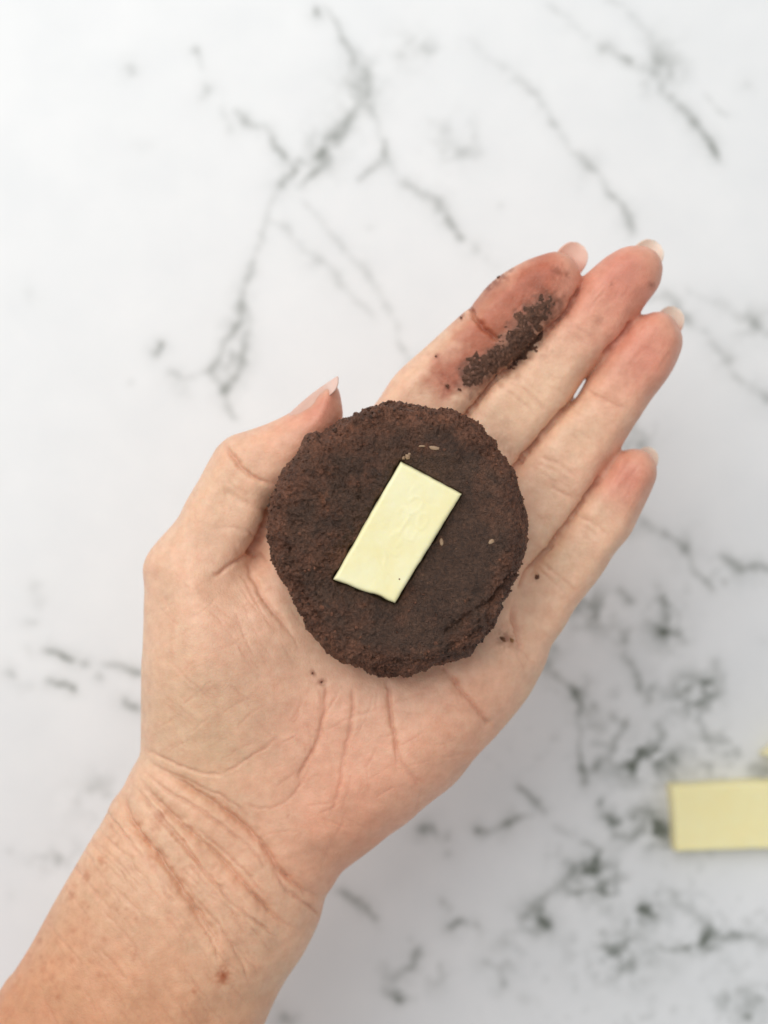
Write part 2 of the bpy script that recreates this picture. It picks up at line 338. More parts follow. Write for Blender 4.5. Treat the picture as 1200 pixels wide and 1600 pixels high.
# ------------------------------------------------------------------ the hand
PALM = [(-420,2250),(-330,2100),(-150,1800),(0,1547),(17,1525),(48,1477),(79,1420),(109,1368),(140,1315),(162,1280),(175,1252),(192,1230),(205,1203),(217,1182),
 (220,1160),(221,1049),(224,1000),(226,920),(228,890),(234,873),(254,845),(300,815),(360,835),(393,872),(402,832),(440,770),(510,715),(560,672),(610,680),(690,730),(760,775),(800,840),(815,905),(830,985),
 (846,1030),(830,1063),(812,1094),(790,1128),(771,1153),(740,1187),(709,1225),(665,1259),(634,1287),(602,1309),(571,1334),(548,1351),(533,1364),(520,1385),(508,1404),(499,1439),(476,1486),(443,1537),(413,1600),(340,1780),(230,2050),(160,2250)]
THUMB = [(240,905),(233,876),(254,845),(275,815),(293,779),(311,749),(329,716),(341,697),(359,682),(380,675),(410,665),(440,652),(473,632),(503,606),(520,598),(529,608),(534,630),(535,655),(520,690),(480,735),(445,768),(428,782),(420,810),(404,842),(390,864),(365,915),(300,950)]
INDEX = [(450,860),(500,745),(545,680),(587,630),(619,584),(665,542),(710,501),(737,478),(756,453),(779,432),(816,410),(848,398),(871,394),(892,403),(904,421),(906,444),(899,462),(882,494),(851,523),(828,550),(799,577),(773,600),(737,647),(690,720),(620,840)]
MIDDLE = [(590,860),(680,710),(729,640),(766,594),(794,573),(822,545),(845,518),(878,490),(896,461),(906,438),(926,419),(949,400),(976,387),(1004,386),(1024,397),(1033,419),(1030,446),(1008,477),(992,501),(968,536),(943.5,559.5),(915.5,587.5),(892,624),(868,659),(836,696),(809,730),(770,810),(700,900)]
RING = [(700,930),(770,780),(805,726),(832,692),(864,655),(897,626),(918.5,591),(940.6,556.6),(963,530),(988,502),(1008,492),(1027,487),(1046,493),(1060,510),(1066,533),(1061,556),(1045,588),(1017,625),(990,666),(962,712),(941,742),(919,774),(902,799),(869,845),(845,872),(823,899),(780,990)]
PINKY = [(740,1060),(790,985),(800,960),(806,905),(817,895),(841,868),(865,841),(898,795),(932,747),(957,715),(975,704),(993,701),(1011,707),(1022,723),(1024,742),(1017,767),(1000,803),(983,837),(960,865),(940,897),(917,927),(897,953),(877,987),(857,1013),(840,1042),(817,1087),(770,1120)]

def gsum(u, v, L):
    r = 0
    for (x, y, sx, a) in L: r = r+a*np.exp(-((u-x)**2+(v-y)**2)/(2*sx*sx))
    return r
# per part: (outline, centre height, lateral rounding mm, half thickness mm), the last three as functions of photograph pixels
def pv(f, u, v): return f(u, v) if callable(f) else np.full(np.shape(u), float(f))
def palm_zc(u, v):
    arm = sstep(1250, 1650, v+.2*(500-u))
    return 75-4*arm+gsum(u, v, [(320,1010,105,5.5),(640,1170,90,2.5),(610,930,120,-2.5),(450,1280,90,-1.0),(800,1060,70,1.0)])
def palm_hz(u, v):
    arm = sstep(1180, 1600, v+.2*(500-u))
    return 12.5+7.5*arm+gsum(u, v, [(310,1000,110,2.0),(640,1190,100,1.5)])
def palm_hw(u, v):
    arm = sstep(1180, 1500, v+.2*(500-u)); return 17+8*arm+gsum(u, v, [(300,1000,120,3)])
PARTS = [
 (PALM, palm_zc, palm_hw, palm_hz),
 (THUMB, lambda u, v: 80+3.5*sstep(300, 500, u), 6.6, 8.6),
 (INDEX, lambda u, v: 76+2.5*sstep(650, 900, u), 5.4, 8.0),
 (MIDDLE, lambda u, v: 75+2.0*sstep(750, 1000, u), 5.2, 8.0),
 (RING, lambda u, v: 74.5+2.0*sstep(800, 1050, u), 5.2, 7.8),
 (PINKY, lambda u, v: 73.5+2.5*sstep(800, 1000, u), 4.6, 7.0),
]
def hand_field(X, Y, Z):
    """implicit function of the hand on a grid (X, Y 2-D, Z 1-D)"""
    fs = []
    for pts, zc, hw, hz in PARTS:
        pp = closed(pts, 4)
        z0 = pv(zc, pp[:, 0], pp[:, 1])
        w = np.array([P(a, b, z) for (a, b), z in zip(pp, z0)])
        d2 = poly_sdf(X, Y, w)
        k = (HC-ZH)/D*PX; U, V = 600+X/k, 800-Y/k
        zc_, hw_, hz_ = pv(zc, U, V), pv(hw, U, V), pv(hz, U, V)
        q = np.maximum(d2+hw_, 0)
        s = (hw_/hz_)
        q = q.astype(np.float32); f = np.sqrt(q[..., None]**2+((Z-zc_[..., None].astype(np.float32))*s[..., None].astype(np.float32))**2)-hw_[..., None].astype(np.float32)
        fs.append(f)
    palm, thumb = fs[0], fs[1]
    fing = smin(smin(smin(fs[2], fs[3], .5), fs[4], .5), fs[5], .5)
    k = (HC-ZH)/D*PX; U, V = 600+X/k, 800-Y/k
    f = smin(palm, thumb, 4.0)
    # the blend of finger and palm is wide in the hand but tightens along the finger sides
    return smin(f, fing, 5.0)
def surface_nets(F, x, y, z):
    s = F < 0
    nx, ny, nz = F.shape
    cs = [(a, b, c) for a in (0, 1) for b in (0, 1) for c in (0, 1)]
    sl = lambda A, c: A[c[0]:nx-1+c[0], c[1]:ny-1+c[1], c[2]:nz-1+c[2]]
    tot = np.zeros((nx-1, ny-1, nz-1), np.int8)
    for c in cs: tot += sl(s, c)
    act = (tot > 0) & (tot < 8); g = np.argwhere(act)
    idx = np.full(act.shape, -1, np.int32); idx[act] = np.arange(len(g)); del tot
    val = {c: F[g[:, 0]+c[0], g[:, 1]+c[1], g[:, 2]+c[2]] for c in cs}
    cnt = np.zeros(len(g)); acc = np.zeros((len(g), 3))
    for i, a in enumerate(cs):
        for b in cs[i+1:]:
            if sum(abs(p-q) for p, q in zip(a, b)) != 1: continue
            fa, fb = val[a], val[b]; m = (fa < 0) != (fb < 0)
            t = np.where(m, fa/np.where(m, fa-fb, 1), 0); cnt += m
            for ax in range(3): acc[:, ax] += np.where(m, a[ax]+t*(b[ax]-a[ax]), 0)
    p = acc/cnt[:, None]+g
    vs = np.stack([x[0]+p[:, 0]*(x[1]-x[0]), y[0]+p[:, 1]*(y[1]-y[0]), z[0]+p[:, 2]*(z[1]-z[0])], -1)
    fs = []
    for ax in range(3):
        o = [0, 0, 0]; o[ax] = 1
        A = s[tuple(slice(1, n-1) if i != ax else slice(0, n-1) for i, n in enumerate(s.shape))]
        B = s[tuple(slice(1, n-1) if i != ax else slice(1, n) for i, n in enumerate(s.shape))]
        m = np.argwhere(A != B); inside = A[A != B]
        b, c = [(1, 2), (2, 0), (0, 1)][ax]
        base = m.copy()
        def at(db, dc):
            q = base.copy(); q[:, b] += db; q[:, c] += dc
            return idx[q[:, 0], q[:, 1], q[:, 2]]
        quad = np.stack([at(0, 0), at(1, 0), at(1, 1), at(0, 1)], -1)
        quad[~inside] = quad[~inside][:, ::-1]
        fs.append(quad)
    return vs, np.vstack(fs)

CREASES = []   # (polyline px, depth mm, sigma mm, redness with painted crease shade)
def cr(pts, depth, sig=.32, red=.5): CREASES.append((spline(pts, 5), depth, sig, red))
cr([(222,1178),(261,1211),(299,1234),(345,1262),(387,1295),(415,1327),(434,1355),(462,1383),(485,1397),(511,1403)], .95, .40, .65)
cr([(213,1208),(233,1239),(266,1271),(303,1304),(341,1337),(373,1374),(406,1407),(434,1435),(478,1459)], .85, .36, .65)
cr([(190,1236),(198,1267),(219,1304),(252,1346),(280,1383),(308,1421),(331,1453),(352,1490)], .85, .36, .65)
cr([(219,1197),(261,1235),(317,1268),(373,1309),(401,1337),(425,1370)], 0.50, .3, 0.60)
cr([(430,1360),(450,1392),(490,1420),(500,1432)], 0.54, .3, 0.60)
cr([(225,1255),(262,1292),(327,1369),(370,1415),(411,1449),(440,1470)], 0.54, .3, 0.60)
cr([(300,1290),(340,1322),(390,1370),(420,1410)], 0.45, .25, 0.45)
cr([(205,1225),(240,1262),(290,1320),(330,1375)], 0.40, .25, 0.45)
cr([(260,1360),(300,1420),(330,1470),(345,1510)], 0.36, .25, 0.45)
cr([(300,1400),(345,1450),(375,1500),(390,1540)], 0.36, .25, 0.45)
cr([(230,1190),(290,1220),(350,1245),(400,1285)], 0.36, .25, 0.45)
cr([(220,1165),(270,1192),(320,1208),(352,1207)], 0.36, .3, 0.45)
cr([(386,872),(392,896),(404,920),(416,941),(440,971),(470,1010)], .55, .5, .6)
cr([(372,890),(392,925),(410,960),(440,1000)], .2, .3, .4)
cr([(512,1050),(508,1090),(506,1117),(492,1167),(471,1204),(467,1242)], .42, .32, .7)
cr([(550,1065),(551,1095),(549,1125),(537,1183),(529,1233),(508,1296)], .38, .32, .6)
cr([(533,1075),(518,1100),(504,1125),(497,1150)], .3, .25, .5)
cr([(604,1055),(607,1085),(610,1108),(617,1158),(623,1208)], .55, .34, .8)
cr([(342,1210),(365,1200),(383,1187),(417,1167),(442,1142)], .3, .3, .6)
cr([(371,1250),(400,1262),(433,1259),(458,1242),(475,1215),(486,1190)], .28, .3, .5)
cr([(410,1305),(440,1300),(475,1297)], .15, .25, .3)
cr([(497,1150),(530,1130),(575,1112),(610,1102),(643,1087),(699,1076)], .2, .25, .3)
cr([(700,1048),(718,1075),(740,1100),(759,1125),(773,1137)], .6, .4, .7)
cr([(690,1035),(702,1055),(716,1072)], .4, .4, .5)
cr([(621,1187),(643,1209),(656,1237)], .25, .3, .4)
cr([(617,1160),(630,1195),(650,1225)], .2, .3, .4)
cr([(610,1110),(630,1112),(660,1118)], .12, .25, .3)
cr([(806,930),(803,952),(803,968),(807,985),(811,1005),(812,1030)], .7, .5, .9)
cr([(800,985),(812,1030),(825,1055)], .15, .3, .3)
cr([(811,1010),(822,1022),(838,1042)], .2, .3, .4)
cr([(728,468),(735,480),(742,497),(756,513),(770,525),(782,532)], 1.3, .36, 1.04)
cr([(683,560),(700,590),(722,612)], .25, .3, .3)
cr([(672,575),(690,600),(712,622)], .2, .3, .3)
cr([(885,500),(912,518),(938,536)], .3, .32, .4); cr([(880,512),(905,530),(925,545)], .15, .3, .3)
cr([(793,594),(825,614),(856,645)], .32, .34, .4); cr([(785,606),(812,625),(840,652)], .25, .3, .3)
cr([(914,609),(944,624),(978,643)], .38, .32, .5); cr([(925,605),(955,622),(985,645)], .15, .3, .3)
cr([(838,712),(873,725),(907,750)], .32, .34, .4); cr([(832,722),(865,735),(898,762)], .2, .3, .3); cr([(856,760),(880,770),(902,786)], .28, .32, .4)
cr([(900,806),(927,817),(950,840)], .32, .3, .4); cr([(905,820),(925,830),(942,848)], .15, .3, .3)
cr([(842,876),(873,900),(905,928)], .3, .3, .4); cr([(838,886),(862,908),(893,938)], .2, .3, .3)
cr([(350,690),(362,711),(374,727),(388,740),(407,751),(430,764)], .9, .38, .9)
cr([(345,760),(362,774),(380,785),(407,795),(424,803)], .45, .7, .4)
cr([(352,745),(370,765),(395,778)], .2, .5, .2)
cr([(329,829),(355,824),(386,830),(410,845)], .22, .35, .3)
cr([(325,905),(345,893),(359,882),(380,870),(395,860)], .5, .4, .8)
cr([(392,872),(405,868),(420,880)], .4, .4, .7)
cr([(388,868),(398,853),(406,840),(414,822),(421,806),(426,790)], 1.6, .55, 1.3)
cr([(905,446),(896,464),(880,492),(848,521),(825,547),(797,575),(770,597),(733,643),(722,656)], .8, .3, 1.1)
cr([(988,502),(965,532),(942,556)], .6, .3, 1.1)
cr([(892,625),(866,657),(834,694),(807,728),(790,752)], .8, .3, 1.1)
cr([(940,741),(917,772),(900,797),(867,843),(843,870),(820,897),(808,925)], .8, .3, 1.1)
cr([(222,1178),(261,1211),(299,1234),(345,1262),(387,1295),(415,1327),(434,1355),(462,1383),(485,1397),(511,1403)], 1.0, 1.5, .1)
cr([(213,1208),(233,1239),(266,1271),(303,1304),(341,1337),(373,1374),(406,1407),(434,1435),(478,1459)], .9, 1.4, .1)
cr([(190,1236),(198,1267),(219,1304),(252,1346),(280,1383),(308,1421),(331,1453),(352,1490)], .9, 1.4, .1)
cr([(512,1050),(508,1090),(506,1117),(492,1167),(471,1204),(467,1242)], .25, 1.2, .1)
cr([(700,1048),(718,1075),(740,1100),(759,1125),(773,1137)], .4, 1.3, .15)
r_ = random.Random(8)
for i in range(46):                              # fine cross-hatch of the thenar mound
    x, y = r_.uniform(245, 420), r_.uniform(905, 1180)
    a = math.radians(r_.choice((38, 42, 48, -35, -30))+r_.uniform(-10, 10)); L = r_.uniform(25, 80)
    cr([(x-L*math.cos(a)/2, y-L*math.sin(a)/2), (x+r_.uniform(-3, 3), y+r_.uniform(-3, 3)), (x+L*math.cos(a)/2, y+L*math.sin(a)/2)], r_.uniform(.06, .17), .22, .25)
for i in range(16):                              # long fine lines beside the dough
    x, y = r_.uniform(375, 470), r_.uniform(900, 1040); a = math.radians(62+r_.uniform(-8, 8)); L = r_.uniform(40, 110)
    cr([(x-L*math.cos(a)/2, y-L*math.sin(a)/2), (x, y+2), (x+L*math.cos(a)/2, y+L*math.sin(a)/2)], r_.uniform(.06, .15), .22, .25)
for i in range(48):                              # fine lines of the palm heel
    x, y = r_.uniform(430, 740), r_.uniform(1085, 1300); a = math.radians(r_.choice((100, 110, 80, 30, -20, -30))+r_.uniform(-12, 12)); L = r_.uniform(25, 70)
    cr([(x-L*math.cos(a)/2, y-L*math.sin(a)/2), (x+2, y), (x+L*math.cos(a)/2, y+L*math.sin(a)/2)], r_.uniform(.08, .2), .22, .25)
for i in range(120):                             # fine slack skin of the wrist and forearm
    t, w = r_.random()**1.6, r_.random()
    x = 150+270*w-120*t; y = 1270+160*w+280*t; a = math.radians(48+12*t+r_.uniform(-9, 9)); L = r_.uniform(30, 110)
    cr([(x-L*math.cos(a)/2, y-L*math.sin(a)/2), (x+r_.uniform(-4, 4), y), (x+L*math.cos(a)/2, y+L*math.sin(a)/2)], r_.uniform(.12, .38)*(1-.45*t), .27, .22)

for (x, y, sx, sy, a0, n, L0) in ((980,735,22,26,122,16,34),(1005,560,26,34,118,16,40),(955,445,26,30,125,14,40),(850,470,20,26,128,8,34),(905,690,26,26,30,10,30),(840,610,22,22,35,10,30),(925,800,18,18,32,8,26),(865,860,20,20,35,10,28),(870,745,26,20,32,12,32),(480,660,30,14,20,8,34),(330,790,34,40,70,16,40)):
    for i in range(n):                           # fine lines of the finger pads and joints
        px_, py_ = r_.gauss(x, sx), r_.gauss(y, sy); a = math.radians(a0+r_.uniform(-10, 10)); L = L0*r_.uniform(.5, 1.3)
        cr([(px_-L*math.cos(a)/2, py_-L*math.sin(a)/2), (px_+r_.uniform(-2, 2), py_), (px_+L*math.cos(a)/2, py_+L*math.sin(a)/2)], r_.uniform(.05, .14), .22, .2)

def skin_color(u, v, top):
    lin = lambda c: np.array([((q/255)/12.92 if q/255 < .04 else ((q/255+.055)/1.055)**2.4) for q in c])
    base = lin((232,190,163)); C = np.tile(base, (len(u), 1))
    def blend(mask, rgb):
        nonlocal C
        m = np.clip(mask, 0, 1)[:, None]; C = C*(1-m)+lin(rgb)*m
    g = lambda x, y, s: np.exp(-((u-x)**2+(v-y)**2)/(2*s*s))
    blend(.65*g(310,1090,95), (224,188,157)); blend(.4*g(340,1190,50), (222,188,152))
    blend(.45*g(360,1000,60), (233,182,158))
    blend(.6*sstep(1180, 1330, v+.25*(u-200)), (229,184,152))
    blend(.75*sstep(1300, 1640, v-.55*(u-100)+60), (214,154,117))
    blend(.5*sstep(1500, 1620, v)*sstep(150, -20, u), (196,126,90))
    blend(.6*g(520,1270,110)+.5*g(620,1180,110)+.35*g(470,1110,50), (230,175,150))
    blend(.6*g(560,1330,70), (220,155,125)); blend(.45*g(740,1110,60), (229,172,147)); blend(.4*g(700,1200,50), (222,165,138))
    for (x, y, s, a) in ((860,445,48,.75),(975,440,58,.8),(1010,555,60,.85),(975,745,42,.9),(500,640,42,.8)):
        blend(a*g(x, y, s), (219,142,122))
    blend(.6*g(975,420,30), (216,138,120))
    blend(.35*g(440,690,45), (228,160,132)); blend(.35*g(400,860,40), (226,165,140))
    for (x, y, s) in ((850,600,36),(910,690,36),(880,870,30),(800,640,30),(930,800,24),(340,780,40)):
        blend(.5*g(x, y, s), (234,198,168))
    n = fbm(u/38, v/38, 0, 61, 3)
    C *= (1+.035*n)[:, None]*np.array([1, 1, 1]); C[:, 0] *= 1+.01*n
    n2 = fbm(u/14, v/14, 0, 71, 3)               # blotches: redder where positive
    C *= 1-np.clip(n2, -1, 1)[:, None]*np.array([.010, .042, .048])
    # freckles of the forearm
    fr = np.zeros(len(u)); r = random.Random(3)
    for i in range(140):
        t = r.random()**.8; x = 160-210*t+r.gauss(30, 60); y = 1290+320*t+r.gauss(10, 40)
        if y < 1262: continue
        s = r.uniform(1.8, 4.6); fr = np.maximum(fr, r.uniform(.10, .36)*np.exp(-((u-x)**2+(v-y)**2)/(2*s*s)))
    for (x, y, s, a) in ((348,1524,6,.95),(303,1548,3,.5),(210,1492,4,.3),(136,1368,4,.5),(250,1275,5,.5),(160,1345,4,.5),(113,1400,5,.4)):
        w = 1+.5*noise(u/4, v/4, 0, 5); fr = np.maximum(fr, a*np.exp(-((u-x)**2+((v-y)*.8)**2)/(2*(s*w)**2)))
    blend(fr, (178,98,58))
    # cocoa stain on the index finger and specks
    d = np.full(len(u), 1e9)
    for a, b in zip([(705,590),(735,560),(760,520),(800,470)], [(735,560),(760,520),(800,470),(850,425)]):
        d = np.minimum(d, seg_d(u, v, a, b)[0])
    st = np.clip(1.3-d/44+.22*fbm(u/17, v/17, 0, 81, 3), 0, 1)*sstep(895, 860, u)*((u+v) < 1372+.18*(v-480)*0)
    blend(.85*st*sstep(300, 330, 1640-u-v+.0*v), (182,98,72))
    st2 = np.clip(1-seg_d(u, v, (780,440), (745,470))[0]/20, 0, 1); blend(.5*st2, (150,70,50))
    d3 = np.full(len(u), 1e9)
    for a, b in zip([(735,590),(765,568),(800,540),(825,505)], [(765,568),(800,540),(825,505),(853,478)]): d3 = np.minimum(d3, seg_d(u, v, a, b)[0])
    blend(.6*np.clip(1.3-d3/38+.35*fbm(u/9, v/9, 0, 93, 3), 0, 1), (160,96,72))
    blend(.85*np.clip(1.35-d3/22+.45*fbm(u/7, v/7, 0, 91, 3), 0, 1), (112,72,56))
    sp = np.zeros(len(u))
    for (x, y, s, a) in ((836,440,14,.4),(848,455,9,.5),(870,424,6,.7),(885,430,3,.6),(699,604,6,.6),(712,596,4,.5),(690,585,3,.4),(682,557,2.5,.7),(935,500,6,.3),(1017,445,3,.6),(955,445,2,.6),
                         (785,690,8,.25),(795,705,6,.3),(788,998,7,.7),(796,1002,8,.4),(762,448,5,.9),(772,441,4,.8),(784,430,5,.8),(796,421,4,.6),(722,494,4,.7),(733,480,3,.6),(502,1066,3,.8),(489,1052,2.5,.9),(790,660,5,.25),(752,600,6,.4)):
        w = 1+.6*noise(u/3.5, v/3.5, 0, 6); sp = np.maximum(sp, a*np.exp(-((u-x)**2+(v-y)**2)/(2*(s*w)**2)))
    blend(sp, (138,70,44))
    return C

def build_hand():
    h = .62
    x = np.arange(-178, 82, h); y = np.arange(-232, 76, h); z = np.arange(48, 100, h)
    X, Y = np.meshgrid(x, y, indexing='ij')
    F = hand_field(X, Y, z[None, None, :].astype(np.float32)).astype(np.float32)
    F[0] = F[-1] = 1; F[:, 0] = F[:, -1] = 1
    # light blur of the field takes the last ridges out
    for ax in range(3):
        F[tuple(slice(1, -1) if i == ax else slice(None) for i in range(3))] = (
            .25*np.take(F, range(0, F.shape[ax]-2), ax)+.5*np.take(F, range(1, F.shape[ax]-1), ax)+.25*np.take(F, range(2, F.shape[ax]), ax))
    vs, fs = surface_nets(F, x, y, z)
    o = mesh_obj('tmp', vs, fs, None)
    md = o.modifiers.new('s', 'SUBSURF'); md.levels = 1; md.render_levels = 1
    dg = bpy.context.evaluated_depsgraph_get(); me = bpy.data.meshes.new_from_object(o.evaluated_get(dg))
    n = len(me.vertices)
    co = np.empty(n*3, np.float32); me.vertices.foreach_get('co', co); co = co.reshape(-1, 3).astype(float)/MM
    no = np.empty(n*3, np.float32); me.vertices.foreach_get('normal', no); no = no.reshape(-1, 3)
    f = np.empty(len(me.loops), np.int32); me.loops.foreach_get('vertex_index', f); f = f.reshape(-1, 4)
    bpy.data.objects.remove(o)
    u, v = to_px(co); top = sstep(-.1, .35, no[:, 2])
    dz = np.zeros(n); red = np.zeros(n); lf = PX
    order = np.argsort(u); us = u[order]
    for pl, dep, sg, rd in CREASES:
        mg = sg*12/lf+3
        i0, i1 = np.searchsorted(us, pl[:, 0].min()-mg), np.searchsorted(us, pl[:, 0].max()+mg)
        ix = order[i0:i1]; ix = ix[(v[ix] > pl[:, 1].min()-mg) & (v[ix] < pl[:, 1].max()+mg) & (top[ix] > 0)]
        if not len(ix): continue
        uu = u[ix]+1.6*noise(u[ix]/9, v[ix]/9, 0, 15); vv = v[ix]+1.6*noise(u[ix]/9, v[ix]/9, 0, 16)
        d = np.full(len(ix), 1e9); tt = np.zeros(len(ix)); m = len(pl)-1
        for i in range(m):
            e, t = seg_d(uu, vv, pl[i], pl[i+1]); b = e < d; d[b] = e[b]; tt[b] = (i+t[b])/m
        d *= lf; fade = sstep(0, .22, tt)*sstep(1, .78, tt)*np.clip(.95+.22*noise(u[ix]/19, v[ix]/19, 0, 19), .5, 1.2) if rd < 1.05 else sstep(0, .08, tt)*sstep(1, .9, tt)
        q = dep*fade*(.75 if sg < .36 and dep < .35 else 1.1)
        dz[ix] += -q*np.exp(-(d/sg)**2/2)-(.35*q*np.exp(-(d/(sg*2.6))**2/2)-.30*q*np.exp(-(d/(sg*6))**2/2) if dep > .3 else -.2*q*np.exp(-(d/(sg*3))**2/2))
        red[ix] = np.maximum(red[ix], (.7 if rd < 1.05 else .85)*rd*fade*np.exp(-(d/(sg*1.05))**2/2))
    # slow unevenness of flesh, tendons of the wrist
    dz += .34*fbm(co[:, 0]/9, co[:, 1]/9, co[:, 2]/9, 101, 2)*top+.05*fbm(co[:, 0]/2.2, co[:, 1]/2.2, 0, 111, 2)*top
    for a, b, dep, sg in (((330,1350),(180,1600),.7,3.2),((390,1400),(260,1640),.5,3.0)):
        d, t = seg_d(u, v, a, b); dz += dep*np.exp(-(d*lf/sg)**2/2)*top*sstep(0, .3, t)
    co = co+no*(dz*top)[:, None]
    C = skin_color(u, v, top)
    red = np.clip(red, 0, 1)[:, None]
    C = C*(1-red*np.array([.16, .34, .38]))*np.array([.97, .955, .915])  # creases reddened, their shade painted into the skin as darkening
    return co, f, C
co, fa, C = build_hand(); print('hand verts', len(co))
person = mesh_obj('person', co, fa, M_SKIN, cols=C, origin=(-30, -60, 60))
tag(person, 'bare left hand and forearm held palm up, balancing a round of chocolate dough', 'person')
BVH = BVHTree.FromPolygons(co.tolist(), fa.tolist())
def skin_z(x, y):
    h = BVH.ray_cast(Vector((x, y, 300)), Vector((0, 0, -1)))
    return h[0].z if h[0] is not None else None
def skin_at(px, py):                              # point of the skin seen at a photograph pixel
    d = Vector(((px-600)*PX, (800-py)*PX, -D)).normalized()
    h = BVH.ray_cast(Vector((0, 0, HC)), d); return h[0], h[1]

# nails: curved plates under the finger tips whose free edges stand out past the flesh
def nail(name, base, tip, zb, zt, width, dors, curve, tipcol, bedcol, flare=.0):
    b = np.array([*P(*base, zb), zb]); t = np.array([*P(*tip, zt), zt]); a = t-b; L = np.linalg.norm(a); a /= L
    n = np.array(dors, float); n -= a*n.dot(a); n /= np.linalg.norm(n); l = np.cross(a, n)
    ns, nt_ = 22, 15; top, cols = [], []
    for i in range(ns):
        s = i/(ns-1)
        w = width/2*(1-.18*(1-s))*(1 if s < .72 else max(0, 1-((s-.72)/.285)**2)**.42)
        for j in range(nt_):
            q = j/(nt_-1)*2-1
            top.append(b+a*L*s+l*w*q-n*curve*(w*q/(width/2))**2-n*.9*s*s+n*.25*math.sin(math.pi*s))
            cols.append(np.array(bedcol)*(1-sstep(.70, .80, s-.05*q*q))+np.array(tipcol)*sstep(.70, .80, s-.05*q*q))
    top = np.array(top); bot = top-n*.28; V_ = np.vstack([top, bot]); m = ns*nt_; F_ = []
    for i in range(ns-1):
        for j in range(nt_-1):
            k = i*nt_+j; F_.append((k, k+1, k+nt_+1, k+nt_)); F_.append((m+k, m+k+nt_, m+k+nt_+1, m+k+1))
    rim = [j for j in range(nt_)]+[i*nt_+nt_-1 for i in range(1, ns)]+[(ns-1)*nt_+j for j in range(nt_-2, -1, -1)]+[i*nt_ for i in range(ns-2, 0, -1)]
    for p, q in zip(rim, rim[1:]+rim[:1]): F_.append((q, p, m+p, m+q))
    return mesh_obj(name, V_, np.array(F_), M_NAIL, person, cols=np.vstack([cols, cols]), origin=b)
TIPC, BED = (.86, .69, .59), (.76, .45, .37)
nail('fingernail', (846, 474), (908, 382), 71.5, 74.8, 7.9, (0, 0, -1), 1.7, (.82, .54, .46), BED)
nail('fingernail', (958, 468), (1027, 379), 70.0, 73.0, 8.0, (0, 0, -1), 2.2, TIPC, BED)
nail('fingernail', (1003, 573), (1058, 481), 69.5, 72.5, 7.2, (0, 0, -1), 2.0, TIPC, BED)
nail('fingernail', (975, 775), (1019, 699), 68.5, 71.5, 6.2, (0, 0, -1), 1.8, TIPC, BED)
nail('fingernail', (446, 652), (523, 583), 85.0, 86.0, 9.6, (-.62, .74, .16), 2.4, (.83, .54, .46), (.79, .45, .36))

# ------------------------------------------------------------------ the round of dough
DOUGH_OUT = [(606,627),(640,629),(685,635),(730,650),(760,672),(783,702),(808,739),(820,772),(827,817),(822,862),(811,900),(794,937),(775,975),(745,1008),(711,1034),(677,1046),(640,1054),(599,1057),(561,1046),(531,1035),(501,1009),(475,975),(456,937),(434,900),(421,862),(417,817),(422,776),(441,739),(464,705),(480,682),(509,671),(535,656),(569,641),(585,633)]
DC = (622, 842); ZD0, ZD1 = 84.0, 102.5
CH = [(626,722),(721,772),(617,942),(521,905)]   # the piece of white chocolate
CHW = np.array([P(a, b, 103.5) for a, b in CH])
DCOLD, DCOLR = np.array([.074, .0405, .0265]), np.array([.172, .076, .045])
def clump(x, y, z, s, sd=7):                     # rounded lumps with sharp valleys, lattice turned and warped
    a, b, c = .80*x+.48*y-.36*z, -.57*x+.74*y+.36*z, .44*x-.08*y+.89*z
    q = s*2.2; a, b, c = a+.55*s*noise(x/q, y/q, z/q, sd+50), b+.55*s*noise(x/q, y/q, z/q, sd+51), c+.55*s*noise(x/q, y/q, z/q, sd+52)
    return 1-np.abs(noise(a/s, b/s, c/s, sd)+.45*noise(c/s*1.9, a/s*1.9, b/s*1.9, sd+3))*1.5
